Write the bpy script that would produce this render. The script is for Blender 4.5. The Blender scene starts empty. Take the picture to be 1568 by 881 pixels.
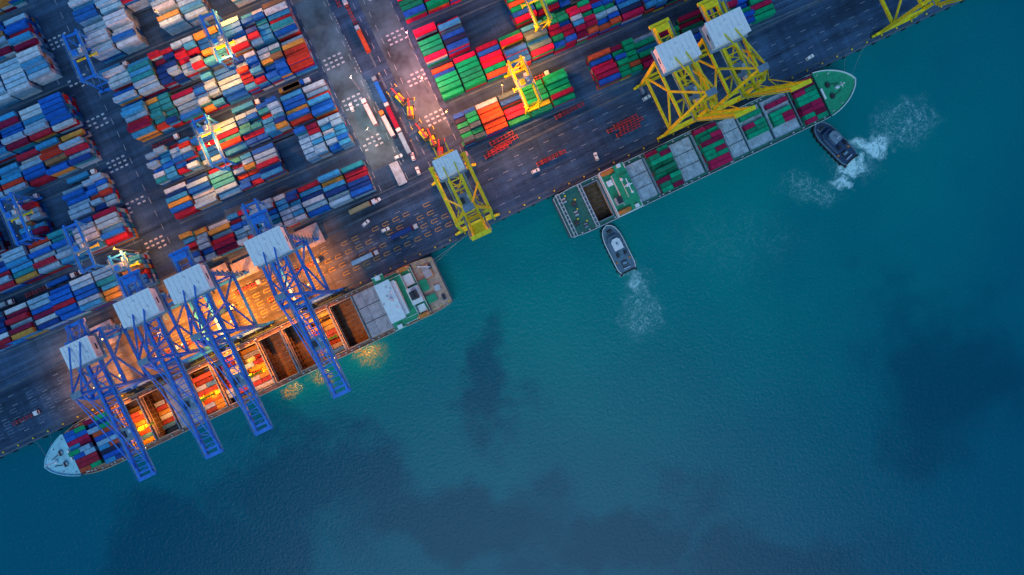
import bpy, math, random
from mathutils import Vector, Matrix
random.seed(11)
R=random.random
K=2.8; H=373.0; TH=math.radians(25.4); C_,S_=math.cos(TH),math.sin(TH)
QY=36.1            # quay edge (world Y); world X runs along the quay
WZ=-3.5
def W(px,py,h=0.0):
    dx=(px-784); du=(440.5-py); f=(1-h/H)/K
    return ((dx*C_+du*S_)*f, (-dx*S_+du*C_)*f)
scene=bpy.context.scene
# ---------------------------------------------------------------- materials
MATS={}
def nd(nt,t,**kw):
    n=nt.nodes.new(t)
    for k,v in kw.items(): setattr(n,k,v)
    return n
def mat(name,col,rough=0.6,metal=0.0,var=0.25,scale=0.6,emit=0,bump=0.0):
    if name in MATS: return MATS[name]
    m=bpy.data.materials.new(name); m.use_nodes=True; nt=m.node_tree
    b=nt.nodes['Principled BSDF']
    tc=nd(nt,'ShaderNodeTexCoord')
    n=nd(nt,'ShaderNodeTexNoise'); n.inputs['Scale'].default_value=scale; n.inputs['Detail'].default_value=3; n.inputs['Roughness'].default_value=0.7
    nt.links.new(tc.outputs['Object'],n.inputs['Vector'])
    mr=nd(nt,'ShaderNodeMapRange'); mr.inputs[1].default_value=.3; mr.inputs[2].default_value=.7
    mr.inputs[3].default_value=1-var; mr.inputs[4].default_value=1+var*.5
    nt.links.new(n.outputs[0],mr.inputs[0])
    mx=nd(nt,'ShaderNodeVectorMath',operation='SCALE'); mx.inputs[0].default_value=col[:3]
    nt.links.new(mr.outputs[0],mx.inputs['Scale'])
    nt.links.new(mx.outputs[0],b.inputs['Base Color'])
    b.inputs['Roughness'].default_value=rough; b.inputs['Metallic'].default_value=metal
    if emit:
        b.inputs['Emission Color'].default_value=(*col[:3],1); b.inputs['Emission Strength'].default_value=emit
    MATS[name]=m; return m
def cont_mat():
    m=bpy.data.materials.new('container_paint'); m.use_nodes=True; nt=m.node_tree; b=nt.nodes['Principled BSDF']
    a=nd(nt,'ShaderNodeAttribute'); a.attribute_name='Col'
    tc=nd(nt,'ShaderNodeTexCoord')
    n=nd(nt,'ShaderNodeTexNoise'); n.inputs['Scale'].default_value=.45; n.inputs['Detail'].default_value=5; n.inputs['Roughness'].default_value=.75
    nt.links.new(tc.outputs['Object'],n.inputs['Vector'])
    mr=nd(nt,'ShaderNodeMapRange'); mr.inputs[1].default_value=.32; mr.inputs[2].default_value=.68; mr.inputs[3].default_value=.6; mr.inputs[4].default_value=1.15
    nt.links.new(n.outputs[0],mr.inputs[0])
    w=nd(nt,'ShaderNodeTexWave'); w.inputs['Scale'].default_value=.55; w.inputs['Distortion'].default_value=.3
    nt.links.new(tc.outputs['Object'],w.inputs['Vector'])
    mw=nd(nt,'ShaderNodeMapRange'); mw.inputs[3].default_value=.82; mw.inputs[4].default_value=1.1
    nt.links.new(w.outputs['Fac'],mw.inputs[0])
    mm=nd(nt,'ShaderNodeMath',operation='MULTIPLY'); nt.links.new(mr.outputs[0],mm.inputs[0]); nt.links.new(mw.outputs[0],mm.inputs[1])
    mx=nd(nt,'ShaderNodeVectorMath',operation='SCALE'); nt.links.new(a.outputs['Color'],mx.inputs[0]); nt.links.new(mm.outputs[0],mx.inputs['Scale'])
    nt.links.new(mx.outputs[0],b.inputs['Base Color']); b.inputs['Roughness'].default_value=.5; b.inputs['Specular IOR Level'].default_value=.15
    bp=nd(nt,'ShaderNodeBump'); bp.inputs['Strength'].default_value=.5; bp.inputs['Distance'].default_value=.05
    nt.links.new(w.outputs['Fac'],bp.inputs['Height']); nt.links.new(bp.outputs[0],b.inputs['Normal'])
    return m
CM=cont_mat(); MATS['cont']=CM
M=dict(
 blue=mat('crane_blue_paint',(.015,.20,.72),.45,0,.3),
 yellow=mat('crane_yellow_paint',(.92,.74,.01),.45,0,.3),
 white=mat('white_paint',(.84,.87,.88),.5,0,.12),
 offw=mat('offwhite_weathered',(.5,.58,.64),.6,0,.4),
 dark=mat('dark_steel',(.03,.035,.045),.5,0,.3),
 glass=mat('window_glass',(.01,.02,.03),.1,0,.1),
 grey=mat('grey_steel',(.18,.28,.37),.55,0,.35),
 hatch=mat('hatch_cover_paint',(.38,.50,.60),.6,0,.45,.35),
 hatchp=mat('hatch_cover_pink',(.50,.42,.44),.6,0,.4,.35),
 rust=mat('rusty_hold_steel',(.20,.10,.05),.8,0,.6,.5),
 rim=mat('coaming_buff',(.60,.40,.26),.6,0,.4),
 green=mat('deck_green',(.006,.34,.17),.6,0,.3),
 dgreen=mat('deck_dark_green',(.015,.16,.13),.6,0,.4),
 deckb=mat('deck_redbrown',(.34,.18,.13),.7,0,.5,.4),
 decktan=mat('deck_tan',(.60,.38,.29),.7,0,.4,.4),
 pale=mat('bow_pale_blue',(.34,.70,.80),.5,0,.25,.3),
 hull1=mat('hull_lightblue',(.12,.30,.38),.5,0,.3,.3),
 hull2=mat('hull_grey_green',(.06,.14,.16),.5,0,.3,.3),
 red=mat('red_paint',(.45,.03,.04),.5,0,.3),
 orange=mat('orange_paint',(.7,.22,.03),.5,0,.3),
 rubber=mat('black_rubber',(.015,.015,.018),.8,0,.3),
 mark=mat('road_paint_white',(.45,.55,.65),.7,0,.5,.8),
 bmark=mat('road_paint_faded',(.12,.20,.30),.7,0,.5,.8),
 ymark=mat('road_paint_yellow',(.62,.34,.04),.7,0,.6,.8),
 conc=mat('concrete',(.075,.13,.19),.8,0,.4,.25),
 pave=mat('worn_concrete',(.07,.14,.19),.8,0,.7,.06),
 lamp=mat('lamp_lens_warm',(1,.55,.15),.5,0,0,1,6),
 lampw=mat('lamp_lens_white',(1,.93,.8),.5,0,0,1,3),
 rope=mat('mooring_rope',(.35,.4,.4),.8,0,.2),
 tugdeck=mat('tug_deck',(.11,.20,.28),.6,0,.4),
 navy=mat('tug_navy',(.02,.06,.14),.5,0,.3),
)
# ---------------------------------------------------------------- mesh builder
class MB:
    def __init__(s): s.v=[];s.f=[];s.m=[];s.c=[];s.mats=[]
    def mi(s,k):
        if k not in s.mats: s.mats.append(k)
        return s.mats.index(k)
    def add(s,vs,fs,k,col=(1,1,1)):
        o=len(s.v); s.v.extend(vs); i=s.mi(k)
        for f in fs: s.f.append(tuple(o+a for a in f)); s.m.append(i); s.c.append(col)
    def box(s,x,y,z,dx,dy,dz,k,rz=0,col=(1,1,1)):
        ca,sa=math.cos(rz),math.sin(rz); vs=[]
        for zz in (z,z+dz):
            for a,b in ((-1,-1),(1,-1),(1,1),(-1,1)):
                p,q=a*dx/2,b*dy/2; vs.append((x+p*ca-q*sa,y+p*sa+q*ca,zz))
        s.add(vs,[(3,2,1,0),(4,5,6,7),(0,1,5,4),(1,2,6,5),(2,3,7,6),(3,0,4,7)],k,col)
    def beam(s,p,q,w,h,k):
        p=Vector(p);q=Vector(q);d=q-p
        if d.length<1e-6:return
        d.normalize(); up=Vector((0,0,1)) if abs(d.z)<.95 else Vector((0,1,0))
        a=d.cross(up).normalized(); b=a.cross(d).normalized(); vs=[]
        for e in (p,q):
            for i,j in ((-1,-1),(1,-1),(1,1),(-1,1)): vs.append(tuple(e+a*i*w/2+b*j*h/2))
        s.add(vs,[(3,2,1,0),(4,5,6,7),(0,1,5,4),(1,2,6,5),(2,3,7,6),(3,0,4,7)],k)
    def cyl(s,p,q,r,k,n=10,r2=None):
        p=Vector(p);q=Vector(q);d=(q-p).normalized(); r2=r if r2 is None else r2
        up=Vector((0,0,1)) if abs(d.z)<.95 else Vector((0,1,0)); a=d.cross(up).normalized(); b=a.cross(d)
        vs=[]
        for e,rr in ((p,r),(q,r2)):
            for i in range(n):
                t=2*math.pi*i/n; vs.append(tuple(e+a*math.cos(t)*rr+b*math.sin(t)*rr))
        s.add(vs,[tuple(range(n))[::-1],tuple(range(n,2*n))]+[(i,(i+1)%n,n+(i+1)%n,n+i) for i in range(n)],k)
    def prism(s,pts,z0,z1,k,ks=None):
        n=len(pts); vs=[(x,y,z0) for x,y in pts]+[(x,y,z1) for x,y in pts]
        s.add(vs,[tuple(range(n,2*n))],k); s.add(vs,[(i,(i+1)%n,n+(i+1)%n,n+i) for i in range(n)],ks or k)
    def quad(s,vs,k): s.add(vs,[(0,1,2,3)],k)
    def cont(s,x,y,z,L,Wd,Hh,col,top=True):
        x0,x1,y0,y1=x-L/2,x+L/2,y-Wd/2,y+Wd/2; z1=z+Hh
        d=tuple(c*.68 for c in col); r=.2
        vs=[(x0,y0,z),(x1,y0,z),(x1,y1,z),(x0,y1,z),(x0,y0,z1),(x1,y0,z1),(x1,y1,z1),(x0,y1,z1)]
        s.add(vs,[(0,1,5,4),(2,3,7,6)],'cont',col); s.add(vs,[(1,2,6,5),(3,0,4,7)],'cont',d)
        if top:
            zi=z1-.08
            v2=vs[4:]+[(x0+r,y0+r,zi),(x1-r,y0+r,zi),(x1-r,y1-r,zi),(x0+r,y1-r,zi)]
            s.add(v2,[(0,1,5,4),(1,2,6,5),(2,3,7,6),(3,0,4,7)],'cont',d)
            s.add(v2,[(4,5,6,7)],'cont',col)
    def obj(s,name,loc=(0,0,0),rz=0,parent=None):
        me=bpy.data.meshes.new(name); me.from_pydata(s.v,[],s.f)
        for k in s.mats: me.materials.append(MATS.get(k) or M[k])
        me.polygons.foreach_set('material_index',s.m)
        if 'cont' in s.mats:
            ca=me.color_attributes.new('Col','FLOAT_COLOR','CORNER'); arr=[]
            for f,c in zip(s.f,s.c): arr.extend([c[0],c[1],c[2],1.0]*len(f))
            ca.data.foreach_set('color',arr)
        me.update(); o=bpy.data.objects.new(name,me); scene.collection.objects.link(o)
        o.location=loc; o.rotation_euler=(0,0,rz)
        if parent: o.parent=parent
        return o
def lamp(name,loc,e,col=(1,.5,.16),r=.5,parent=None,spot=0):
    l=bpy.data.lights.new(name,'SPOT' if spot else 'POINT'); l.energy=e; l.color=col; l.shadow_soft_size=r
    if spot: l.spot_size=math.radians(spot); l.spot_blend=.6
    o=bpy.data.objects.new(name,l); scene.collection.objects.link(o); 
    if parent: o.parent=parent
    o.location=loc; return o
# ---------------------------------------------------------------- ground
def ground_mat():
    m=bpy.data.materials.new('yard_asphalt'); m.use_nodes=True; nt=m.node_tree; b=nt.nodes['Principled BSDF']; L=nt.links
    tc=nd(nt,'ShaderNodeTexCoord')
    def noise(sc,det=6,scale=(1,1,1),rough=.6):
        mp=nd(nt,'ShaderNodeMapping'); mp.inputs['Scale'].default_value=scale; L.new(tc.outputs['Object'],mp.inputs[0])
        n=nd(nt,'ShaderNodeTexNoise'); n.inputs['Scale'].default_value=sc; n.inputs['Detail'].default_value=det; n.inputs['Roughness'].default_value=rough
        L.new(mp.outputs[0],n.inputs['Vector']); return n.outputs[0]
    big=noise(.02,4); st=noise(.25,5,(.06,1,1),.7); st2=noise(.25,3,(1,.05,1),.7); fine=noise(1.2,3,(1,1,1),.8)
    def mr(i,a,b_,c,d):
        n=nd(nt,'ShaderNodeMapRange'); n.inputs[1].default_value=a;n.inputs[2].default_value=b_;n.inputs[3].default_value=c;n.inputs[4].default_value=d; L.new(i,n.inputs[0]); return n.outputs[0]
    def mul(a,c):
        n=nd(nt,'ShaderNodeMath',operation='MULTIPLY'); L.new(a,n.inputs[0]); L.new(c,n.inputs[1]); return n.outputs[0]
    f=mul(mul(mul(mr(big,.35,.65,.65,1.5),mr(st,.3,.7,.5,1.6)),mr(fine,.3,.7,.75,1.3)),mr(st2,.35,.7,.85,1.2))
    # crane-lamp warmth put into the colour: warm grey apron blending into blue-black asphalt
    sx=nd(nt,'ShaderNodeSeparateXYZ'); L.new(tc.outputs['Object'],sx.inputs[0])
    mk=mul(mul(mr(sx.outputs['X'],-262,-225,0,1),mr(sx.outputs['X'],-85,-50,1,0)),mr(sx.outputs['Y'],74,92,1,0))
    cx=nd(nt,'ShaderNodeMix',data_type='RGBA'); L.new(mk,cx.inputs['Factor']); cx.inputs['A'].default_value=(.030,.068,.130,1); cx.inputs['B'].default_value=(.12,.105,.10,1)
    v=nd(nt,'ShaderNodeVectorMath',operation='SCALE'); L.new(cx.outputs['Result'],v.inputs[0]); L.new(f,v.inputs['Scale'])
    L.new(v.outputs[0],b.inputs['Base Color']); b.inputs['Roughness'].default_value=.8; b.inputs['Specular IOR Level'].default_value=.15
    return m
MATS['ground']=ground_mat()
g=MB()
g.quad([(-4000,QY,0),(4000,QY,0),(4000,5000,0),(-4000,5000,0)],'ground')
g.quad([(-4000,QY,-8),(4000,QY,-8),(4000,QY,0),(-4000,QY,0)],'conc')
g.obj('ground')
pv=MB(); pv.box(-33,215,.0,17,250,.004,'pave'); pv.box(-1,190,.0,16,200,.004,'pave'); pv.obj('pavement')
q=MB()
q.box(0,QY+.45,.004,1400,.9,.22,'conc')
for i in range(-60,60):
    x=i*9.0+3
    q.box(x,QY-.3,-3,1.1,.55,2.6,'rubber'); 
    q.cyl((x+4.5,QY+1.7,0),(x+4.5,QY+1.7,.6),.3,'yellow',8); q.cyl((x+4.5,QY+1.7,.6),(x+4.5,QY+1.7,.8),.45,'yellow',8)
for y in (QY+3,QY+33):
    q.box(0,y,.004,1400,1.1,.01,'conc'); q.box(0,y,.015,1400,.18,.06,'dark')
q.obj('quay_edge')
k=MB()
def dash(x,y,dx,dy,m='mark'): k.box(x,y,.008,dx,dy,.006,m)
for (x0,x1,ys,mk) in ((-190,-14,(46,51,56,61),'ymark'),(-300,-192,(46,51,56,61),'bmark')):
    for y in ys:
        x=x0
        while x<x1:
            if R()<.85:
                for e in (-.5,.5): dash(x,y+e*1.6,3.6,.3,mk)
                dash(x-1.9,y,.3,1.3,mk)
            x+=6.2
for y in (43.5,48.6,53.6,58.6,64): 
    x=-300
    while x<300: dash(x,y,3,.16,'mark' if R()<.7 else 'bmark'); x+=9
for y in (77.5,74):
    dash(0,y,640,.22,'bmark')
for (X,ys) in ((-166,(203,179,153.6,129,105,228)),(-35,(153.5,104.6,129)),(2,(151,126,102,178))):
    for y in ys:
        for i in range(4):
            for j in range(3):
                if R()<.9: dash(X-4.5+i*3,y-2.6+j*2.6,1.7,.95)
for X in (-158.5,-176,-26,-12,-42,7,-6):
    y=80
    while y<300: dash(X,y,.18,3.5); y+=8
k.obj('road_markings')
YC=[87.9,115.4,135.9,162.3,182.5,209.6,229.7,256.8,277]
SH=-.04; RZ=math.atan(SH)
rw=MB()
def ystrip(x0,x1,yc,w,k='conc'):
    xm=(x0+x1)/2; rw.box(xm,yc+SH*(xm+42),.001,x1-x0,w,.0045,k,RZ)
for (x0,x1,off) in ((-290,-171,0),(-149,-45,0),(12,230,2.8)):
    for yc in YC:
        for d in (-10.2,10.2):
            ystrip(x0,x1,yc+off+d,.9)
rw.obj('gantry_runway')
# ---------------------------------------------------------------- containers
PL=[((.26,.50,.70),19),((.50,.66,.76),8),((.01,.14,.60),14),((.04,.33,.66),15),((.42,.02,.05),9),((.22,.012,.06),6),((.60,.33,.07),6),((.28,.17,.09),2),((.012,.06,.28),6),((.02,.27,.34),4),((.55,.05,.03),3)]
PR=[((.002,.40,.17),20),((.005,.26,.14),8),((.52,.012,.08),16),((.28,.008,.05),12),((.012,.11,.56),13),((.02,.03,.09),6),((.40,.58,.70),4),((.64,.10,.04),4),((.72,.55,.03),3),((.04,.30,.60),5),((.06,.14,.2),3)]
PO=[((.70,.34,.04),10),((.66,.44,.10),6),((.42,.07,.04),5),((.3,.2,.1),4),((.4,.45,.5),3),((.06,.2,.4),3)]
PW=[((.45,.06,.05),8),((.5,.5,.48),8),((.58,.27,.05),6),((.3,.05,.05),4),((.05,.18,.42),3),((.35,.5,.6),3)]
PS=[((.002,.40,.20),11),((.50,.015,.09),10),((.26,.01,.06),4),((.01,.26,.14),3)]
def pick(P):
    t=R()*sum(w for _,w in P)
    for c,w in P:
        t-=w
        if t<=0: break
    j=.85+.3*R(); return tuple(min(.85,x*j) for x in c)
def block(x0,nb,yc,P,hmin=2,hmax=5,gap=.04,rows=6,pitch=13.1,skip=()):
    mb=MB(); base=hmin+R()*(hmax-hmin)
    for b in range(nb):
        if b in skip: continue
        if R()<gap: continue
        base=min(hmax,max(hmin,base+(R()-.5)*2)); two=R()<.35
        cc=pick(P)
        for r in range(rows):
            if R()<.6: cc=pick(P)
            y=(r-(rows-1)/2)*2.86
            for hf in ((-1,1) if two else (0,)):
                n=int(round(base+(R()-.5)*1.8)); n=max(0 if R()<.2 else 1,min(5,n))
                if R()<.03: n=0
                L=6.06 if two else 12.19
                for t in range(n):
                    c2=pick(P) if t<n-1 else (cc if R()<.7 else pick(P))
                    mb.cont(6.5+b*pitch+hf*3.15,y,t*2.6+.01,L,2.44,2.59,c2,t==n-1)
    o=mb.obj('container_stack',(x0,yc+SH*(x0+42),0),RZ); return o
PLw=[((.52,.68,.80),18),((.32,.58,.78),18),((.02,.16,.52),5),((.45,.3,.1),2),((.3,.02,.06),3),((.07,.34,.62),7)]
for i,yc in enumerate(YC[:8]):
    block(-171.5-13.1*9,9,yc,PLw if i in(5,) else PL,2.6,4.8)
for i,yc in enumerate(YC):
    block(-148,8,yc,PLw if i in (5,6) else PL,2.6,4.8)
for i,yc in enumerate(YC[:6]):
    block(10,14,yc+2.8,PR,2.6,5 if i else 3.2,.02)
# ---------------------------------------------------------------- ship to shore crane
def sts(X,paint,raised=False,z0=42.,out=47.,hw=18.,hd=12.,hy=31.5,lit=True,house='white',ye=None):
    m=MB(); P=paint; lx=9.; yw,yl=3.,33.
    for y in (yw,yl):
        m.box(0,y,2.0,2*lx+6,1.4,1.7,P)
        for sx in (-1,1):
            for dx in (-3.6,-1.2,1.2,3.6):
                m.box(sx*lx+dx,y,.1,1.7,.9,1.0,'dark')
            m.box(sx*lx,y,1.1,8.5,1.2,.9,P)
            m.beam((sx*lx,y,3),(sx*lx,y,z0-1),1.5,1.7,P)
        m.beam((-lx,y,z0-2),(lx,y,z0-2),1.3,1.8,P)
        m.beam((-lx,y,15),(lx,y,15),1.2,1.6,P)
    for sx in (-1,1):
        m.beam((sx*lx,yw,15),(sx*lx,yl,15),1.2,1.7,P)
        m.beam((sx*lx,yw,z0-2),(sx*lx,yl,z0-2),1.2,1.6,P)
        m.beam((sx*lx,yw,16),(sx*lx,(yw+yl)/2,z0-3),.8,.8,P)
        m.beam((sx*lx,yl,16),(sx*lx,(yw+yl)/2,z0-3),.8,.8,P)
        m.beam((sx*lx,yw,z0-1),(sx*2.2,yw+2,z0+22),1.1,1.1,P)
        m.beam((sx*lx,yw+14,z0-1),(sx*2.2,yw+3,z0+22),.8,.8,P)
        m.beam((sx*2.2,yw+2,z0+22),(sx*3.2,yl+8,z0+1),.6,.6,P)
        m.beam((sx*lx,yl,z0-2),(0,yl-14,z0-2),.6,.6,P)
        m.beam((sx*lx,yw,z0-2),(0,yw+14,z0-2),.6,.6,P)
    m.beam((-2.4,yw+2,z0+22),(2.4,yw+2,z0+22),1.4,1.4,P); m.beam((-5,yw+1.2,z0+12),(5,yw+1.2,z0+12),.8,.8,P)
    m.box(0,yw+2,z0+22.7,5,3,.3,'grey')
    if ye is None: ye=49. if hy>28 else 40.
    def girder(p,q,n,wx=3.3,sec=1.1,hh=1.8):
        p=Vector(p);q=Vector(q)
        for sx in (-1,1):
            o=Vector((sx*wx,0,0)); m.beam(p+o,q+o,sec,hh,P)
            o2=Vector((sx*(wx+1.3),0,0)); m.beam(p+o2,q+o2,.8,.12,'grey'); 
            o3=Vector((sx*(wx+1.7),0,1.0)); m.beam(p+o3,q+o3,.12,.12,P)
        for i in range(n+1):
            c=p.lerp(q,i/n); m.beam(c+Vector((-wx,0,0)),c+Vector((wx,0,0)),.5,.5,P)
            if i<n and i%2==0:
                c2=p.lerp(q,(i+1)/n); sg=1 if i%4==0 else -1
                m.beam(c+Vector((-wx*sg,0,0)),c2+Vector((wx*sg,0,0)),.3,.3,P)
    girder((0,ye,z0),(0,-1,z0),14)
    m.beam((-5.2,ye,z0),(5.2,ye,z0),1.6,1.2,P)
    if ye>45: m.box(0,ye-3,z0+1,7,3,1.4,P)
    if raised:
        a=math.radians(77); tip=Vector((0,-1-math.cos(a)*out,z0+math.sin(a)*out)); base=Vector((0,-1,z0+.5))
    else:
        tip=Vector((0,-out,z0)); base=Vector((0,-1.2,z0))
    girder(base,tip,16)
    m.beam(tip+Vector((-4.6,0,0)),tip+Vector((4.6,0,0)),1.8,1.6,P)
    t2=base.lerp(tip,.93); m.beam(t2+Vector((-4.6,0,0)),t2+Vector((4.6,0,0)),1.0,1.0,P)
    for fr in (.45,.85):
        t=base.lerp(tip,fr)
        for sx in (-1,1):
            if raised:
                mid=Vector((sx*3,yw-3,z0+16)); m.beam((sx*2.2,yw+2,z0+22),mid,.4,.4,P); m.beam(mid,t+Vector((sx*3.3,0,0)),.35,.35,P)
            else: m.beam((sx*2.2,yw+2,z0+22),t+Vector((sx*3.3,0,.8)),.42,.42,P)
            m.beam(t+Vector((sx*3.3,0,0)),t+Vector((sx*3.3,.1,1.6)),.8,.8,P)
    m.box(0,hy,z0+1.6,hw,hd,6,house); m.box(0,hy,z0+7.6,hw+.7,hd+.7,.35,'white')
    for i in range(7): m.box(-hw/2+1.4+i*(hw-2.8)/6,hy,z0+7.95,.12,hd,.1,'offw')
    for dx,dy in ((-5,-3),(0,3),(5,-2)): m.box(dx*hw/18,hy+dy,z0+7.95,1.2,1.2,.6,'white')
    m.box(0,hy,z0+1.0,hw+2.0,hd+2.0,.15,'grey')
    for sx in(-1,1): m.box(sx*(hw/2+.03),hy,z0+3.5,.06,3,1.2,'glass')
    ty= -20 if not raised else 12
    m.box(0,ty,z0-.6,6.2,7,.9,'grey'); m.box(-1.5,ty,z0+.3,2,3,1,'dark'); m.box(2,ty+1,z0+.3,1.5,2,.8,'offw')
    m.box(2.2,ty-5,z0-4,2.2,2.8,2.6,'white'); m.box(2.2,ty-6.43,z0-3.4,1.9,.06,1.5,'glass')
    sz=z0-14 if not raised else z0-9
    m.box(0,ty,sz,12.2,1.0,.5,'yellow'); m.box(0,ty,sz+.5,3,2.2,.8,'yellow')
    for sx in (-1,1):
        m.box(sx*5.9,ty,sz-.2,.4,2.44,.5,'yellow')
        for sy in (-1,1): m.beam((sx*1.2,ty+sy*.8,sz+1.2),(sx*1.6,ty+sy*2.4,z0-.6),.08,.08,'dark')
    z=3
    sg=1
    while z<z0-5:
        m.beam((lx+1.4,yl-1.5*sg,z),(lx+1.4,yl+1.5*sg,z+3),.7,.12,'grey'); z+=3; sg=-sg
    m.cyl((-lx-1,yl-3,5),(-lx-2,yl-3,5),2.2,'grey',16)
    m.box(0,yw,z0-3.4,6,2.0,.15,'grey')
    if lit:
        for (a,b) in ((-7,8),(7,8),(-7,28),(7,28),(-4,-30),(4,-30)): m.box(a,b,z0-3.2 if b>0 else z0-1.5,.6,.6,.25,'lamp')
    o=m.obj('ship_to_shore_crane',(X,QY,0))
    return o
c1=sts(-96.5,'blue'); c2=sts(-138.5,'blue'); c3=sts(-165,'blue'); c4=sts(-202,'blue',z0=37,out=43,hw=14,hd=11,hy=25,house='offw')
y1=sts(119.4,'yellow',True,lit=False); y2=sts(145.3,'yellow',True,lit=False); y3=sts(-2.2,'yellow',True,out=40,hw=12.3,hd=8.6,hy=29.5,lit=False,ye=36); y4=sts(249,'yellow',True,lit=False)
WARM=(1,.30,.012)
for c,e,zz in ((c1,150000,30),(c2,180000,30),(c3,170000,30),(c4,100000,28)):
    lamp('crane_floodlight',(-13 if c!=c3 else 12,12,zz),e*.75,WARM,1,c,130)
    lamp('crane_floodlight',(0,21,12),e*.09,WARM,1,c,150)
    lamp('crane_floodlight',(0,-17,zz+2),e*.26,WARM,1,c,75)
GOLD=(1,.45,.06)
GL=((c1,9,-34,5500),(c1,-20,-34,3500),(c2,4,-34,3500))
for (c,x,y,e) in GL: lamp('ship_side_floodlight',(x,y,6),e,GOLD,.4,c)
# ---------------------------------------------------------------- RTG
def rtg(px,py,paint,e=0,X=None,Y=None):
    if X is None: X,Y=W(px,py,22)
    m=MB(); P=paint; sp=11.9; zt=20.5
    for sy in (-1,1):
        m.box(0,sy*sp,1.3,13,1.1,1.1,P)
        for sx in (-1,1):
            for d in (-1,1): m.cyl((sx*4.8+d*.95,sy*sp-.4,.8),(sx*4.8+d*.95,sy*sp+.4,.8),.8,'rubber',10)
            m.beam((sx*4,sy*sp,2),(sx*3.4,sy*sp,zt),.9,.9,P)
        m.beam((-3.6,sy*sp,9),(3.6,sy*sp,9),.6,.6,P); m.beam((-3.8,sy*sp,3),(3.5,sy*sp,zt-2),.35,.35,P)
        m.beam((-5,sy*sp,zt),(5,sy*sp,zt),.9,1,P)
    for sx in (-1,1):
        m.beam((sx*3.4,-sp-1.6,zt+.3),(sx*3.4,sp+1.6,zt+.3),1.0,1.5,P); m.beam((sx*4.4,-sp,zt+.9),(sx*4.4,sp,zt+.9),.6,.1,'grey')
        m.beam((sx*4.8,-sp,zt+1.9),(sx*4.8,sp,zt+1.9),.1,.1,P)
    ty=random.uniform(-6,6)
    m.box(0,ty,zt+1.0,7.4,4.5,.6,'grey'); m.box(-1,ty,zt+1.6,2.6,2.6,1.3,P); m.box(2,ty+.5,zt+1.6,1.4,2,1,'offw')
    m.box(2.3,ty+3.6,zt-2.6,1.8,2,2.4,'white'); m.box(2.3,ty+4.62,zt-2,1.5,.05,1.3,'glass')
    m.box(0,ty,zt-6,12.2,.9,.45,'yellow')
    for sx in(-1,1): m.box(sx*5.9,ty,zt-6.2,.4,2.4,.5,'yellow'); m.beam((sx*1.5,ty,zt-5.6),(sx*1.5,ty,zt+1),.08,.08,'dark')
    m.box(0,sp+1.3,2,5,1.6,2.6,'offw'); m.box(0,-sp-1.2,2,3,1.2,2,P)
    for sx in(-1,1):
        for yy in (-8,8): m.box(sx*3.4,yy,zt-.75,.7,.7,.2,'lamp' if e else 'lampw')
    o=m.obj('yard_gantry_crane',(X,Y,0),RZ)
    if e:
        for dx,dy in ((-8.5,-10),(8.5,10)): lamp('gantry_floodlight',(dx,dy,zt+1),e,(1,.27,.02),.6,o)
    return o
rtg(330,55,'blue',36000); rtg(318,215,'blue',38000); rtg(120,378,'blue'); rtg(20,335,'blue'); rtg(120,85,'blue'); rtg(190,425,'blue',12000)
rtg(803,125,'yellow',34000); rtg(818,0,'yellow',18000); rtg(1095,0,'yellow'); rtg(395,345,'blue')
def mast(px,py,e,col,X=None):
    X,Y=W(px,py,0); m=MB()
    m.cyl((0,0,0),(0,0,26),.3,'grey',10,.14); m.cyl((0,0,0),(0,0,.6),.8,'conc',12); m.cyl((0,0,25.6),(0,0,25.8),.5,'dark',10)
    for i in range(4):
        a=i*math.pi/2+.4; m.box(.7*math.cos(a),.7*math.sin(a),25.3,.4,.3,.25,'dark',a); m.box(.7*math.cos(a),.7*math.sin(a),25.25,.3,.2,.04,'lampw',a)
    o=m.obj('floodlight_mast',(X,Y,0)); lamp('mast_floodlight',(0,0,24.5),e,col,1,o)
mast(553,140,18000,(1,.72,.62)); mast(577,214,30000,(1,.58,.32)); mast(655,140,90000,(1,.18,.10)); mast(690,188,50000,(1,.24,.05)); mast(633,75,26000,(1,.25,.25)); mast(372,110,26000,(1,.30,.04)); mast(275,45,20000,(1,.34,.08)); mast(770,150,44000,(1,.26,.04)); mast(350,235,24000,(1,.30,.04)); mast(215,385,24000,(1,.28,.03))
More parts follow.
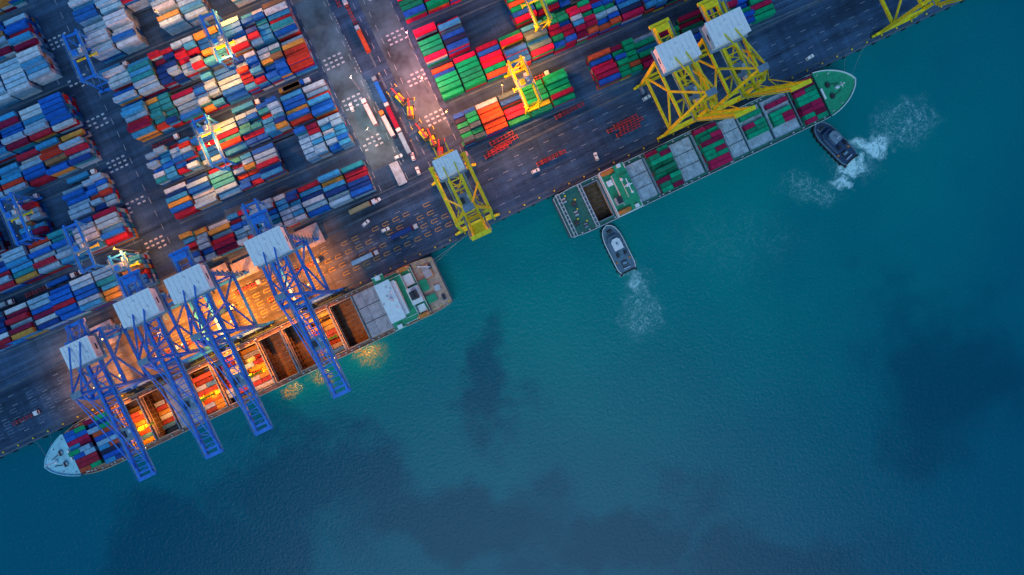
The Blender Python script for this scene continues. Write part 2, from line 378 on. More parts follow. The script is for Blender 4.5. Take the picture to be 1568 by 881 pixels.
# ---------------------------------------------------------------- ships
def ship(name,X,Y,flip,L,B,dz,bt,bays,hull,rimk,deckk,fcx,fck,fcrim,superf,aftk=None):
    m=MB(); hb=B/2
    def half(x,lv=0):
        f=1.0
        if x<12: f=.9+.1*math.sin(math.pi/2*max(0,x)/12) - .06*lv
        u=(x-(L-bt))/bt
        if lv: u=(x-(L-bt-8*lv))/bt
        if u>0: f=max(0,1-min(1,u)**2.1)**.72
        return hb*f
    xs=set([i*L/40 for i in range(41)]+[L-bt*(1-i/16) for i in range(17)])
    for b in bays: xs|={b[0],b[1]}
    xs=sorted(x for x in xs)
    xs=[x for i,x in enumerate(xs) if i==0 or x-xs[i-1]>1e-4]
    for a,b in zip(xs,xs[1:]):
        for sy in (-1,1):
            pts=[]
            for z,lv in ((dz,0),(2,.5),(-6,1)):
                pts.append(((a,sy*half(a,lv),z),(b,sy*half(b,lv),z)))
            for (p1,p2),(p3,p4) in zip(pts,pts[1:]): m.quad([p1,p2,p4,p3],hull)
    h0=half(0); m.quad([(0,-h0,dz),(0,h0,dz),(0,half(0,1),-6),(0,-half(0,1),-6)],hull)
    def bwid(x0,x1): return min(hb-2.4,half(x1)-1.6)
    for a,b in zip(xs,xs[1:]):
        bay=next((t for t in bays if t[0]-1e-6<=a and b<=t[1]+1e-6),None)
        if a>=L-1e-6: continue
        if bay:
            w=bwid(bay[0],bay[1])
            for sy in (-1,1): m.quad([(a,sy*w,dz),(b,sy*w,dz),(b,sy*half(b),dz),(a,sy*half(a),dz)],deckk)
        else: m.quad([(a,-half(a),dz),(b,-half(b),dz),(b,half(b),dz),(a,half(a),dz)],aftk if (aftk and b<14) else deckk)
        for sy in (-1,1):
            m.beam((a,sy*(half(a)-.2),dz+.5),(b,sy*(half(b)-.2),dz+.5),.35,1.0,rimk)
            if R()<.5: m.box((a+b)/2,sy*(max(0,half(b)-1.2)),dz,.9,.6,.9,'offw')
    m.beam((.2,-h0,dz+.5),(.2,h0,dz+.5),.35,1.0,rimk)
    one=hull=='hull1'
    for (x0,x1,typ,P) in bays:
        w=bwid(x0,x1); xm=(x0+x1)/2; Ln=x1-x0
        for sy in (-1,1): m.box(xm,sy*(w-.15),dz+.003,Ln,.45,1.3,'rim' if one else 'grey')
        for xx in (x0+.15,x1-.15): m.box(xx,0,dz+.003,.45,2*w-.5,1.25,'rim' if one else 'grey')
        m.box(x0-.55,0,dz+2.6,.6,2*w,.15,'grey')
        n=7
        for i in range(n): m.box(x0-.55,-w+2*w*i/(n-1),dz,.3,.3,3.4 ,'grey')
        if typ in ('hold','fill','litfill'):
            d=11 if one else 9
            for sy in (-1,1): m.quad([(x0,sy*w,dz),(x1,sy*w,dz),(x1,sy*w,dz-d),(x0,sy*w,dz-d)],'rust')
            for xx in (x0,x1): m.quad([(xx,-w,dz),(xx,w,dz),(xx,w,dz-d),(xx,-w,dz-d)],'rust')
            m.quad([(x0,-w,dz-d),(x1,-w,dz-d),(x1,w,dz-d),(x0,w,dz-d)],'rust')
            nr=int(2*w//2.62)
            for i in range(nr+1):
                yy=(i-nr/2)*2.62
                if abs(yy)>w: continue
                for xx in (x0+.3,x1-.3): m.box(xx,yy,dz-d,.22,.22,d,'rim')
                m.box(xm,yy,dz-d+.01,Ln-.8,.15,.25,'grey')
            for xx in (x0+.45,x1-.45): m.box(xx,0,dz-1.2,.5,2*w-1,.2,'rim'); m.box(xx,0,dz-6,.5,2*w-1,.2,'rust')
            if typ=='fill' or P:
                for i in range(nr):
                    yy=(i-(nr-1)/2)*2.62; n=int(random.choice((2,3,4,4) if typ=='fill' else (0,1,1,2))); tw=R()<.5
                    if n==0: continue
                    for hf in ((-1,1) if tw else (0,)):
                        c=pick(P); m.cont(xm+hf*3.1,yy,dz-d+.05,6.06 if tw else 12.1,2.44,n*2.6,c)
        elif typ=='hatch':
            m.quad([(x0,-w,dz+.2),(x1,-w,dz+.2),(x1,w,dz+.2),(x0,w,dz+.2)],'dark')
            hk='hatchp' if P=='pink' else 'hatch'; np_=3
            for i in range(np_):
                pw=2*w/np_; yy=-w+pw*(i+.5)
                m.box(xm,yy,dz+1.3,Ln-.5,pw-.35,.55,hk)
                for j in range(4): m.box(xm-Ln/2+Ln*(j+.5)/4,yy,dz+1.853,.18,pw-.6,.12,'offw' if j%2 else 'grey')
                for ax in(-1,1):
                    for ay in (-1,1): m.box(xm+ax*(Ln/2-1.2),yy+ay*(pw/2-1),dz+1.853,.5,.5,.25,'offw')
        if typ in('stack','mixed'):
            m.quad([(x0,-w,dz+1.2),(x1,-w,dz+1.2),(x1,w,dz+1.2),(x0,w,dz+1.2)],'hatch')
            nr=int(2*(w+ (1.2 if typ=='stack' else 0))//2.55)
            for i in range(nr):
                yy=(i-(nr-1)/2)*2.55; t=random.choice((2,2,2,3)) if typ=='stack' else (1 if (abs(i-nr*.35)<1.6 or i==nr-2) else 0)
                tw=R()<.55
                for hf in ((-1,1) if tw else (0,)):
                    cc=pick(P)
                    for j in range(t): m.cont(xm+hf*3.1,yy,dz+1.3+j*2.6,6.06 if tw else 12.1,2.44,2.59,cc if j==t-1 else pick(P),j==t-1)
            if typ=='mixed':
                for i in range(4): m.box(xm,-w+2*w*(i+.5)/4,dz+1.203,Ln-.6,2*w/4-.4,.09,'hatch')
    fx=[x for x in xs if x>=fcx]; 
    pts=[(x,-half(x)+.02) for x in fx[:-1]]+[(L-.05,0)]+[(x,half(x)-.02) for x in fx[:-1]][::-1]
    m.prism(pts,dz+.01,dz+2.6,fck,hull)
    for a,b in zip(pts,pts[1:]): m.beam((a[0],a[1]*.985,dz+3.1),(b[0],b[1]*.985,dz+3.1),.35,1.1,fcrim)
    zf=dz+2.6
    for sy in (-1,1):
        m.box(fcx+5,sy*3.2,zf,2.2,1.8,1.2,'dark' if fck!='pale' else 'offw'); m.cyl((fcx+5,sy*3.2-1.4,zf+.9),(fcx+5,sy*3.2+1.4,zf+.9),.7,'dark',10)
        m.beam((fcx+6,sy*3.2,zf+.3),(fcx+11,sy*1.8,zf+.3),.3,.2,'dark')
        for d in (2,8): m.cyl((fcx+d,sy*(half(fcx+d)-2),zf),(fcx+d,sy*(half(fcx+d)-2),zf+.9),.35,'offw',8)
    m.cyl((fcx+9,0,zf),(fcx+9,0,zf+9),.3,'white',8); m.box(fcx+9,0,zf+6,.3,3,.3,'white'); m.box(fcx+9,0,zf,1.6,1.6,1.6,'white')
    m.box(fcx+1,0,zf,1,6,.9,'white')
    superf(m,L,B,dz)
    return m.obj(name,(X,Y,0),math.pi if flip else 0)
def rails(m,x0,x1,y0,y1,z,k='white'):
    for a,b in (((x0,y0),(x1,y0)),((x1,y0),(x1,y1)),((x1,y1),(x0,y1)),((x0,y1),(x0,y0))):
        m.beam((a[0],a[1],z+1),(b[0],b[1],z+1),.2,.2,k)
        n=max(2,int((abs(a[0]-b[0])+abs(a[1]-b[1]))/2.5))
        for i in range(n): m.box(a[0]+(b[0]-a[0])*i/n,a[1]+(b[1]-a[1])*i/n,z,.1,.1,1,k)
def windows(m,x,y0,y1,z,face='x',n=10):
    for i in range(n):
        yy=y0+(y1-y0)*(i+.5)/n
        if face=='x': m.box(x,yy,z,.08,(y1-y0)/n*.65,.9,'glass')
        else: m.box(yy,x,z,(y1-y0)/n*.65,.08,.9,'glass')
def lifeboat(m,x,y,z):
    m.prism([(x-3.4,y-.6),(x-2.4,y-1.2),(x+2.4,y-1.2),(x+3.4,y-.6),(x+3.8,y),(x+3.4,y+.6),(x+2.4,y+1.2),(x-2.4,y+1.2),(x-3.4,y+.6),(x-3.8,y)],z,z+1.6,'orange')
    m.box(x-.5,y,z+1.6,4.2,1.6,.7,'orange')
def super1(m,L,B,dz):
    z=dz
    m.box(22,0,z,19,B-3.5,3,'white'); m.box(22,0,z+3,19.6,B-2.5,.15,'green'); rails(m,12.3,31.7,-B/2+1.4,B/2-1.4,z+3.15)
    m.box(24.5,0,z+3.15,13,B-8,6,'white'); m.box(24.5,0,z+9.15,13.4,B-7.2,.15,'green'); rails(m,18,31,-B/2+3.8,B/2-3.8,z+9.3)
    m.box(26,0,z+9.3,9.5,B-12,6,'white'); m.box(26,0,z+15.3,9.9,B-11,.15,'white')
    m.box(28,0,z+15.45,6,B+.5,.3,'green')
    m.box(27.2,0,z+15.75,7.2,B-9,2.9,'white'); m.box(27,0,z+18.65,8.2,B-8.4,.2,'white')
    for sy in (-1,1): m.box(28,sy*(B/2-1.2),z+15.75,2.6,2.2,2.3,'white'); m.beam((25,sy*(B/2-.2),z+16.8),(31,sy*(B/2-.2),z+16.8),.25,1,'white')
    windows(m,30.85,-B/2+6,B/2-6,z+17); windows(m,31.05,-B/2+5,B/2-5,z+5); windows(m,30.8,-7,7,z+11)
    for zz in (4.2,7): windows(m,-B/2+4-.03,19,30,z+zz,'y',7); windows(m,B/2-4+.03,19,30,z+zz,'y',7)
    m.box(26,0,z+18.85,1.4,1.4,5,'white'); m.box(26,0,z+22,.5,5,.3,'white'); m.box(26.9,0,z+21,.3,3.2,.3,'offw')
    for sy in (-3.5,4.5): m.cyl((25,sy,z+18.8),(25,sy,z+20.2),.8,'white',12,.5)
    for i in range(5): m.box(24+1.6*i,-6+2.5*i*(-1)**i*.6,z+18.85,.7,.9,.6,'offw')
    m.box(15.5,2,z+3.15,6,9,7,'white'); m.box(15.2,2,z+10.15,3.6,4.5,6,'dark'); m.box(15.2,2,z+13.5,3.65,4.55,1.2,'red')
    m.box(15.5,-7,z+3.15,4.5,6,3,'white'); m.box(15.5,9.5,z+3.15,4,4,2.4,'white')
    for d in(-1.2,0,1.2): m.cyl((15,2+d,z+16.1),(15,2+d,z+17.4),.4,'dark',8)
    for sy in (-1,1):
        lifeboat(m,16,sy*(B/2-1.6),z+5.3); m.beam((13.5,sy*(B/2-4),z+3),(13.5,sy*(B/2-1.4),z+8),.35,.35,'white'); m.beam((18.5,sy*(B/2-4),z+3),(18.5,sy*(B/2-1.4),z+8),.35,.35,'white')
    m.box(9,7,z,5,4,2.2,'offw'); m.box(9,7,z+2.2,5.3,4.3,.12,'green'); m.box(5.5,-7,z,5.5,7.5,1.2,'orange'); m.box(5.5,-7,z+1.2,4.6,6.6,.1,'hatchp')
    m.box(9.5,-1,z,4,6,3,'white'); m.box(9.5,-1,z+3,4.4,6.4,.12,'green'); m.box(4,3,z,3,3,1.4,'offw')
    for sy in (-1,1):
        m.cyl((3,sy*9-1.3,z+.9),(3,sy*9+1.3,z+.9),.8,'dark',10); m.box(3,sy*9,z,2,3.4,.5,'grey')
        for x in (1.6,6,10): m.cyl((x,sy*(B/2-2.6),z),(x,sy*(B/2-2.6),z+.8),.35,'yellow',8)
    m.cyl((8,-11,z),(8,-11,z+6),.4,'white',8); m.beam((8,-11,z+6),(2,-8,z+8),.4,.4,'white')
def super2(m,L,B,dz):
    z=dz
    m.box(34,0,z,14,B-.6,5,'white'); m.box(34,0,z+5,14.4,B-.2,.15,'green'); rails(m,27,41,-B/2+.3,B/2-.3,z+5.15)
    for sx in (27.2,40.8): m.box(sx,0,z+5.15,.5,B-.4,1,'white')
    for sy in (-1,1): m.box(34,sy*(B/2-.3),z+5.15,13.0,.5,1,'white')
    m.box(36,0,z+5.15,8,B-9,5,'white'); m.box(36,0,z+10.15,8.4,B-8,.15,'green')
    m.box(37,0,z+10.3,5.5,B-1,.25,'green')
    m.box(37,0,z+10.55,4,B-15,2.7,'white'); m.box(37,0,z+13.25,4.4,B-14,.15,'green')
    windows(m,39.05,-5,5,z+11.6,'x',9); windows(m,40.05,-7,7,z+6.5); 
    for sy in (-1,1): m.box(37,sy*(B/2-1.6),z+10.55,2,1.8,2,'white')
    m.box(36.5,0,z+13.4,1.4,1.4,4,'white'); m.box(36.5,0,z+16.5,.5,7,.4,'white'); m.box(36.5,0,z+15,4.5,.5,.4,'white')
    m.cyl((35,4,z+13.4),(35,4,z+14.8),.9,'white',12,.4); m.cyl((37.5,-4,z+13.4),(37.5,-4,z+14.6),.8,'white',12,.4)
    m.box(30,-5,z+5.15,3,4,6,'offw'); m.box(30,-5,z+11.15,2.6,3.6,1.2,'dark'); 
    m.box(30,5.5,z+5.15,3,3,1.6,'white')
    for sy in (-1,1): lifeboat(m,31,sy*(B/2-1.9),z+6)
    for xx in (1.6,14.5):
        m.beam((xx,-B/2+.6,z+4),(xx,B/2-.6,z+4),.5,.5,'offw'); m.beam((xx+1.6,-B/2+.6,z+4),(xx+1.6,B/2-.6,z+4),.4,.4,'offw')
        for i in range(11):
            yy=-B/2+.8+(B-1.6)*i/10; m.box(xx,yy,z,.3,.3,4,'offw'); m.beam((xx,yy,z+4),(xx+1.6,yy,z+4),.3,.3,'offw')
    for (x,y) in ((6,-6),(9,4),(5,8),(10,-9),(8,-1)):
        m.box(x,y,z,2,2.6,1.1,random.choice(('grey','dark','offw'))); m.cyl((x-1.2,y,z+.8),(x+1.4,y,z+.8),.6,'dark',8)
        m.box(x+1.5,y+2,z,.8,.8,.8,'yellow')
b1=[]
ty=['hatch','hold','fill','hold','hold','fill','fill','fill','hatch','hold','hold','stack','stack']
pp=['pink',None,PO,None,None,PW,PW,PO,'pink',PW,PO,PL+PR,PL+PR]
for i,(t,p) in enumerate(zip(ty,pp)): b1.append((34+14*i,34+14*i+12.9,t,p))
s1=ship('container_ship',-32,20.1,True,232.8,29.7,8,31,b1,'hull1','rim','deckb',217,'pale','pale',super1,'decktan')
b2=[(16.4,26,'hold',None),(41.8,52,'hatch',0),(53,66.5,'stack',PS),(67.6,79.7,'hatch',0),(81.2,95,'stack',PS),(96.6,106,'hatch',0),(107,120.5,'mixed',PS),(121.8,136.4,'mixed',PS),(137.6,150.6,'stack',PS)]
s2=ship('container_ship',40.3,22.1,False,173,26,6,24,b2,'hull2','offw','dgreen',153,'green','white',super2)
for x,e in ((34+31,4500),(34+14*7+6,4500),(34+14*10+6,8000),(34+14*9+6,2500),(34+14*5+6,3000)):
    lamp('hold_light',(x,3,6),e,(1,.38,.02),.5,s1)
# ---------------------------------------------------------------- tugs
def tug(px,py,ang,hullk,deckk,supk):
    X,Y=W(px,py,-1); m=MB(); L=29; hw=5.4
    def out(sc,n=20):
        p=[]
        for i in range(n+1):
            t=i/n; x=-L/2+L*t
            f=1 if t<.62 else math.sqrt(max(0,1-((t-.62)/.38)**2.2))
            if t<.12: f=.80+.2*math.sin(t/.12*math.pi/2)
            p.append((x*sc,-hw*f*sc))
        return p+[(a,-b) for a,b in p[::-1][1:]]
    m.prism(out(1),-.6,1.2,'rubber','rubber'); m.prism(out(.93),1.2,1.25,deckk); 
    m.prism([(a*.96,b*.9) for a,b in out(1)],-5,-.6,hullk)
    o=out(.95)
    for a,b in zip(o,o[1:]): m.beam((a[0],a[1],1.8),(b[0],b[1],1.8),.35,1.1,supk)
    for i in range(0,len(o),2): m.cyl((o[i][0]*1.07,o[i][1]*1.07,-.4),(o[i][0]*1.07,o[i][1]*1.07,.8),.6,'rubber',8)
    m.prism([(-6,-3.4),(4,-3.4),(7,-2),(7,2),(4,3.4),(-6,3.4)],1.25,4.2,supk); m.prism([(-6.3,-3.7),(4.2,-3.7),(7.3,-2.2),(7.3,2.2),(4.2,3.7),(-6.3,3.7)],4.2,4.35,deckk)
    m.prism([(-1,-2.4),(3.6,-2.4),(5,-1.3),(5,1.3),(3.6,2.4),(-1,2.4)],4.35,5.4,supk); m.prism([(-.9,-2.3),(3.5,-2.3),(4.9,-1.2),(4.9,1.2),(3.5,2.3),(-.9,2.3)],5.4,6.6,'glass')
    m.prism([(-1.2,-2.6),(3.8,-2.6),(5.3,-1.4),(5.3,1.4),(3.8,2.6),(-1.2,2.6)],6.6,6.8,supk)
    m.cyl((1,0,6.8),(1,0,10.5),.15,'white',8); m.box(1,0,9,.2,2.2,.2,'white'); m.box(2.4,0,6.8,.9,.9,.5,'grey')
    for sy in (-1,1): m.box(-4,sy*2.2,4.35,1.8,1.2,2.6,'dark'); m.cyl((-4,sy*2.2,6.9),(-4,sy*2.2,7.6),.35,'dark',8)
    m.cyl((10,-1.5,2),(10,1.5,2),.8,'dark',12); m.box(10,0,1.25,2.2,3.8,.5,'grey')
    m.cyl((-9,-1.2,2.1),(-9,1.2,2.1),.9,'grey',12); m.box(-9,0,1.25,2.6,3.4,.5,'dark'); m.box(-12,0,1.25,.5,4,1.2,'offw')
    for sy in (-1,1): m.box(-7.5,sy*3.8,1.25,1.2,.8,.9,'orange')
    return m.obj('tugboat',(X,Y,WZ+1.0),ang)
tug(945,380,math.radians(91),'navy','tugdeck','white')
tug(1276,217,math.radians(109),'navy','navy','grey')
# ---------------------------------------------------------------- vehicles
def truck(px,py,rz=0,cab='white',load=None,X=None,Y=None):
    if X is None: X,Y=W(px,py,1.5)
    m=MB()
    m.box(6.6,0,.9,2.2,2.4,2.1,cab); m.box(6.4,0,3.0,1.7,2.2,.25,cab); m.box(7.72,0,1.9,.06,2.1,.9,'glass'); m.box(4.6,0,.7,3,1.0,.4,'dark')
    for sy in (-1,1):
        m.beam((-8,sy*.6,1.15),(5,sy*.6,1.15),.25,.35,'red')
        for x in (-6.8,-5.5,4.4,6.8): m.cyl((x,sy*1.2-.2,.5),(x,sy*1.2+.2,.5),.5,'rubber',10)
    for i in range(7): m.box(-8+i*2.1,0,1.2,.25,2.4,.2,'red')
    if load: m.cont(-1.8,0,1.45,12.19,2.44,2.59,load)
    return m.obj('terminal_truck',(X,Y,0),rz)
def trailer(px,py,rz=0):
    X,Y=W(px,py,1); m=MB()
    for sy in (-1,1):
        m.beam((-7,sy*.7,1.15),(7,sy*.7,1.15),.3,.4,'red')
        for x in (-5.8,-4.5): m.cyl((x,sy*1.15-.25,.5),(x,sy*1.15+.25,.5),.5,'rubber',10)
        m.box(4.5,sy*.8,0,.2,.2,1,'dark')
    for i in range(7): m.box(-6.8+i*2.27,0,1.3,.35,2.5,.25,'red')
    m.box(-6.9,0,1.0,.3,2.5,.4,'orange')
    return m.obj('container_trailer',(X,Y,0),rz)
def car(px,py,rz=0,k='white'):
    X,Y=W(px,py,.7); m=MB()
    m.prism([(-2.3,-.8),(-2.1,-.92),(2.0,-.92),(2.35,-.6),(2.35,.6),(2.0,.92),(-2.1,.92),(-2.3,.8)],.3,.9,k)
    m.prism([(-2.0,-.8),(.9,-.8),(.9,.8),(-2.0,.8)],.9,1.15,'glass'); m.prism([(-1.7,-.72),(.35,-.72),(.35,.72),(-1.7,.72)],1.15,1.5,k)
    for sx in (-1.4,1.45):
        for sy in (-1,1): m.cyl((sx,sy*.85-.1,.33),(sx,sy*.85+.1,.33),.33,'rubber',10)
    return m.obj('pickup_truck',(X,Y,0),rz)
def stacker(px,py,rz=0,k='yellow'):
    X,Y=W(px,py,2); m=MB()
    m.box(-1,0,1,6.5,3.2,1.5,k); m.box(-3.6,0,2.5,1.8,3,.9,'dark'); m.box(-1.2,0,2.5,1.8,1.6,1.8,'grey'); m.box(-.28,0,3,.06,1.4,1,'glass')
    for sy in (-1,1):
        for x in (-3.2,2.4): m.cyl((x,sy*1.7-.4,.9),(x,sy*1.7+.4,.9),.9,'rubber',12)
    m.beam((-3.5,0,4.4),(5.5,0,6.5),.7,.7,'red'); m.beam((0,0,2.4),(1.5,0,5.2),.4,.4,'grey'); m.beam((5.5,0,6.5),(5.7,0,4.6),.5,.5,'red')
    m.box(5.7,0,4.1,.7,6.0,.5,'dark'); 
    for sy in (-1,1): m.box(5.7,sy*3,3.8,1.8,.4,.5,k)
    return m.obj('reach_stacker',(X,Y,0),rz)
for (x,y,a) in ((765,226,.05),(775,218,.05),(768,212,.04),(868,172,.02),(876,168,.02),(958,186,.02),(966,190,.02),(948,194,0),(962,200,0),(848,240,.0),(840,244,.01),(760,232,.04)): trailer(x,y,a)
for (x,y,a) in ((913,240,1.5),(1240,88,.1),(560,342,.3),(577,308,.2),(640,262,1.5),(632,240,1.4),(538,165,1.5),(610,240,0),(590,352,0),(820,262,.0),(990,150,.1)): car(x,y,a)
truck(566,172,1.6,'white',(.6,.62,.65)); truck(593,190,1.6,'orange',(.55,.6,.65)); truck(556,317,.0,'white',(.5,.4,.22)); truck(728,213,.0,'white',(.02,.35,.2))
stacker(628,170,1.2); stacker(612,150,1.9); stacker(662,215,1.5); stacker(674,232,1.2,'red'); stacker(648,205,1.8)
for i in range(13):
    yy=96+i*15+R()*3
    if R()<.9: truck(0,0,math.pi/2,random.choice(('white','offw','grey')),random.choice((None,None,pick(PL),pick(PR))),X=-19+random.choice((0,3.6)),Y=yy)
for (x,y) in ((430,452),(340,478),(470,408),(255,540),(230,520),(380,440),(560,395),(40,640),(620,355),(300,520)):
    truck(x,y,0,random.choice(('white','offw')),random.choice((None,None,pick(PL))))
for j in range(16):
    yc=random.choice((101.5,149,196,222)); xx=random.choice((random.uniform(-280,-180),random.uniform(-145,-50),random.uniform(20,180)))
    truck(0,0,RZ,'white',random.choice((None,pick(PL))),X=xx,Y=yc+SH*(xx+42))
md=MB()
for i in range(16):
    y=92+i*13.5; md.box(-15.5,y,.005,1.2,10,.14,'conc'); md.box(-24,y,.005,.8,10,.14,'conc'); md.box(-15.5,y+4,.145,.3,.3,1.2,'yellow')
    for j in range(5): md.box(-24,y-4+j*2,.145,.3,.3,.8,'offw')
md.obj('traffic_island')
def cover(X,Y,dx=14,dy=11,k='hatchp',n=2):
    m=MB()
    for t in range(n):
        m.box(0,t*.3,.3+t*.95,dx,dy,.7,k)
        for j in range(5): m.box(-dx/2+dx*(j+.5)/5,t*.3,1.003+t*.95,.2,dy-.4,.1,'offw' if t==n-1 else 'grey')
    for a in (-1,1):
        for b in (-1,1): m.box(a*(dx/2-.6),b*(dy/2-.6),0,.5,.5,.3,'dark')
    m.obj('hatch_cover',(X,Y,0),0)
cover(-88,72); cover(-127,72,13,9); cover(-141,74,12,9,'hatchp',3); cover(-212,72,14,12); cover(-183,73,13,9)
X,Y=W(610,266,0); cover(X,Y,5,13,'hatch',1)
def rope(a,b):
    m=MB(); n=10; a=Vector(a);b=Vector(b)
    pr=a
    for i in range(1,n+1):
        t=i/n; p=a.lerp(b,t); p.z-=math.sin(math.pi*t)*1.2; m.cyl(pr,p,.06,'rope',5); pr=p
    m.obj('mooring_line')
rope((-33,31,8.5),(-3,QY+1.7,.7)); rope((-33,29,8.5),(-8,QY+1.7,.7)); rope((-262,24,11),(-272,QY+1.7,.7)); rope((-258,28,11),(-262,QY+1.7,.7))
rope((209,26,9),(220,QY+1.7,.7)); rope((211,23,9),(232,QY+1.7,.7))
# ---------------------------------------------------------------- water
def water_mat():
    m=bpy.data.materials.new('harbour_water'); m.use_nodes=True; nt=m.node_tree; b=nt.nodes['Principled BSDF']; L=nt.links
    tc=nd(nt,'ShaderNodeTexCoord'); P=tc.outputs['Object']
    def noise(vec,sc,det=5,rough=.55,dist=0,out=0):
        n=nd(nt,'ShaderNodeTexNoise'); n.inputs['Scale'].default_value=sc; n.inputs['Detail'].default_value=det; n.inputs['Roughness'].default_value=rough; n.inputs['Distortion'].default_value=dist
        L.new(vec,n.inputs['Vector']); return n.outputs[out]
    def math_(op,a,c,clamp=False):
        n=nd(nt,'ShaderNodeMath',operation=op); n.use_clamp=clamp
        for i,x in enumerate((a,c)):
            if isinstance(x,(int,float)): n.inputs[i].default_value=x
            else: L.new(x,n.inputs[i])
        return n.outputs[0]
    def mr(i,a,b_,c,d,sm=True):
        n=nd(nt,'ShaderNodeMapRange'); n.interpolation_type='SMOOTHSTEP' if sm else 'LINEAR'
        n.inputs[1].default_value=a;n.inputs[2].default_value=b_;n.inputs[3].default_value=c;n.inputs[4].default_value=d; L.new(i,n.inputs[0]); return n.outputs[0]
    def warp(scale,amt,det):
        wn=nd(nt,'ShaderNodeTexNoise'); wn.inputs['Scale'].default_value=scale; wn.inputs['Detail'].default_value=det; wn.inputs['Roughness'].default_value=.6; L.new(P,wn.inputs['Vector'])
        sub=nd(nt,'ShaderNodeVectorMath',operation='SUBTRACT'); L.new(wn.outputs['Color'],sub.inputs[0]); sub.inputs[1].default_value=(.5,.5,.5)
        sc=nd(nt,'ShaderNodeVectorMath',operation='SCALE'); sc.inputs['Scale'].default_value=amt; L.new(sub.outputs[0],sc.inputs[0])
        ad=nd(nt,'ShaderNodeVectorMath',operation='ADD'); L.new(P,ad.inputs[0]); L.new(sc.outputs[0],ad.inputs[1]); return ad.outputs[0]
    WP=warp(.014,150,7); WF=warp(.07,26,4)
    def blobxy(vec,X,Y,rx,ry,rot=0,e0=0.,e1=1.):
        s=nd(nt,'ShaderNodeVectorMath',operation='SUBTRACT'); L.new(vec,s.inputs[0]); s.inputs[1].default_value=(X,Y,0)
        r=nd(nt,'ShaderNodeVectorRotate',rotation_type='Z_AXIS'); r.inputs['Angle'].default_value=TH-math.radians(rot); L.new(s.outputs[0],r.inputs['Vector'])
        m_=nd(nt,'ShaderNodeVectorMath',operation='MULTIPLY'); L.new(r.outputs[0],m_.inputs[0]); m_.inputs[1].default_value=(K/rx,K/ry,0)
        l=nd(nt,'ShaderNodeVectorMath',operation='LENGTH'); L.new(m_.outputs[0],l.inputs[0])
        return mr(l.outputs['Value'],e0,e1,1,0)
    def blob(vec,px,py,*a): return blobxy(vec,*W(px,py,WZ),*a)
    dark=None
    for a in ((300,870,260,130,25,.55,1.05),(470,740,230,90,-10,.5,1.05),(680,790,200,100,0,.4,1.1),(745,560,65,130,-20,.3,1.1),(930,820,220,80,15,.45,1.1),(1450,560,150,180,0,.35,1.15),(1180,890,260,90,0,.35,1.15)):
        x=blob(WP,*a); dark=x if dark is None else math_('MAXIMUM',dark,x)
    n1=noise(P,.012,5); 
    teal=nd(nt,'ShaderNodeMix',data_type='RGBA'); 
    cen=blob(P,950,330,1100,650,20,.0,1.0)
    fac=math_('MULTIPLY',cen,mr(n1,.3,.7,.6,1.15),True)
    L.new(fac,teal.inputs['Factor']); teal.inputs['A'].default_value=(.0,.125,.18,1); teal.inputs['B'].default_value=(.0,.25,.235,1)
    dk=nd(nt,'ShaderNodeMix',data_type='RGBA'); L.new(math_('MULTIPLY',dark,.72),dk.inputs['Factor']); L.new(teal.outputs['Result'],dk.inputs['A']); dk.inputs['B'].default_value=(.0,.07,.12,1)
    fine=noise(P,.8,5,.75)
    g=mr(fine,.3,.7,.9,1.1,False)
    sv=nd(nt,'ShaderNodeVectorMath',operation='SCALE'); L.new(dk.outputs['Result'],sv.inputs[0]); L.new(g,sv.inputs['Scale'])
    fn=noise(WF,.06,4,.6,2.0); ridge=mr(math_('ABSOLUTE',math_('SUBTRACT',fn,.5),0),.0,.022,1,0)
    fn2=noise(WF,.15,4,.6,1.5); ridge2=mr(math_('ABSOLUTE',math_('SUBTRACT',fn2,.5),0),.0,.035,1,0)
    brk=mr(noise(P,.5,4,.7),.40,.6,.25,1)
    fil=math_('MULTIPLY',math_('MAXIMUM',ridge,math_('MULTIPLY',ridge2,.6)),brk)
    churn=mr(noise(WF,.28,5,.7,1.0),.38,.56,.2,1)
    core=None; halo=None
    for (a,st) in (((1300,256,25,17,0,.4,1),1.2),((1290,280,22,12,-20,.3,1),1.),((1340,226,31,25,10,.4,1),1.2),((1316,217,20,14,0,.3,1),1.),((974,432,13,24,0,.1,1),.6),((960,417,12,10,0,.2,1),.7)):
        x=math_('MULTIPLY',blob(WF,*a),st); core=x if core is None else math_('MAXIMUM',core,x)
    for (a,st) in (((1385,190,66,52,20,.3,1),.6),((1240,292,60,30,-10,.3,1),.5),((1310,240,60,46,0,.3,1),.6),((980,470,40,62,0,.3,1),.65),((1130,370,150,80,0,.1,1),.12)):
        x=math_('MULTIPLY',blob(WF,*a),st); halo=x if halo is None else math_('MAXIMUM',halo,x)
    ff=math_('ADD',math_('MULTIPLY',core,churn),math_('MULTIPLY',halo,math_('ADD',fil,.04)),True)
    fm=nd(nt,'ShaderNodeMix',data_type='RGBA'); L.new(ff,fm.inputs['Factor']); L.new(sv.outputs[0],fm.inputs['A']); fm.inputs['B'].default_value=(.62,.92,.93,1)
    # lamp glitter beside the working ship, painted as gold flecks in the water colour
    glint=None
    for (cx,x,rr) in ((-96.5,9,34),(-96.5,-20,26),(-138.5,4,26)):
        s_=blobxy(WF,cx+x,QY-34.5,rr,rr*.75,0,.1,1); glint=s_ if glint is None else math_('MAXIMUM',glint,s_)
    fl=mr(noise(P,.75,3,.7,.3),.44,.56,.1,1)
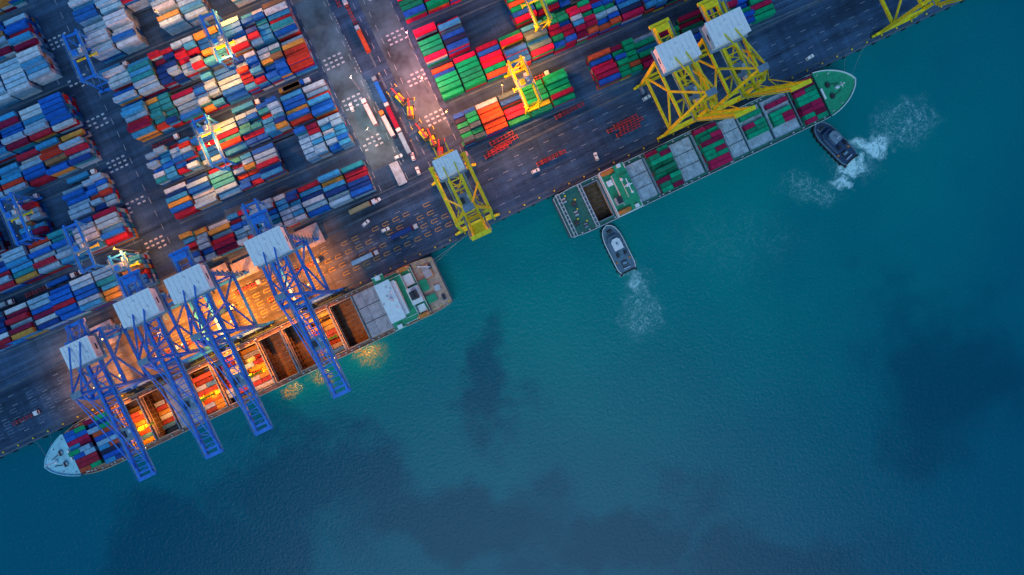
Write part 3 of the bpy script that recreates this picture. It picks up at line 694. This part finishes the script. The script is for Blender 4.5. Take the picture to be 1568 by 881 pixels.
    sm=nd(nt,'ShaderNodeMix',data_type='RGBA'); L.new(math_('MULTIPLY',math_('MULTIPLY',glint,fl),.9,True),sm.inputs['Factor']); L.new(fm.outputs['Result'],sm.inputs['A']); sm.inputs['B'].default_value=(.42,.24,.04,1)
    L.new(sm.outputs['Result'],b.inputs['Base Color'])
    b.inputs['Roughness'].default_value=.15; b.inputs['IOR'].default_value=1.33; b.inputs['Specular IOR Level'].default_value=.35
    bp=nd(nt,'ShaderNodeBump'); bp.inputs['Strength'].default_value=.6; bp.inputs['Distance'].default_value=.35
    L.new(noise(P,.6,4,.6,.5),bp.inputs['Height']); L.new(bp.outputs[0],b.inputs['Normal'])
    return m
MATS['water']=water_mat()
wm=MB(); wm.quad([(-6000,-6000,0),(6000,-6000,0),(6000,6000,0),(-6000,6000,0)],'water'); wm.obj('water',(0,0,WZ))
# ---------------------------------------------------------------- light
w=bpy.data.worlds.new('World'); scene.world=w; w.use_nodes=True; nt=w.node_tree
bg=nt.nodes['Background']; sky=nt.nodes.new('ShaderNodeTexSky'); sky.sky_type='NISHITA'; sky.sun_disc=False
EL=math.radians(22); AZ=math.radians(200)
sky.sun_elevation=EL; sky.sun_rotation=AZ; sky.ozone_density=10; sky.dust_density=.1
nt.links.new(sky.outputs[0],bg.inputs[0]); bg.inputs[1].default_value=.14
sl=bpy.data.lights.new('sun','SUN'); sl.energy=1.25; sl.angle=math.radians(45); sl.color=(.58,.88,1)
so=bpy.data.objects.new('sun',sl); scene.collection.objects.link(so)
d=Vector((math.sin(AZ)*math.cos(math.radians(60)),math.cos(AZ)*math.cos(math.radians(60)),math.sin(math.radians(60))))
so.rotation_euler=d.to_track_quat('Z','Y').to_euler(); so.location=(0,0,200)
# ---------------------------------------------------------------- camera
cd=bpy.data.cameras.new('camera'); cd.sensor_width=36; cd.lens=36*H*K/1568; cd.clip_start=1; cd.clip_end=20000
co=bpy.data.objects.new('camera',cd); scene.collection.objects.link(co); co.location=(0,0,H); co.rotation_euler=(0,0,-TH); scene.camera=co
scene.view_settings.view_transform='Standard'; scene.view_settings.look='None'; scene.view_settings.exposure=0
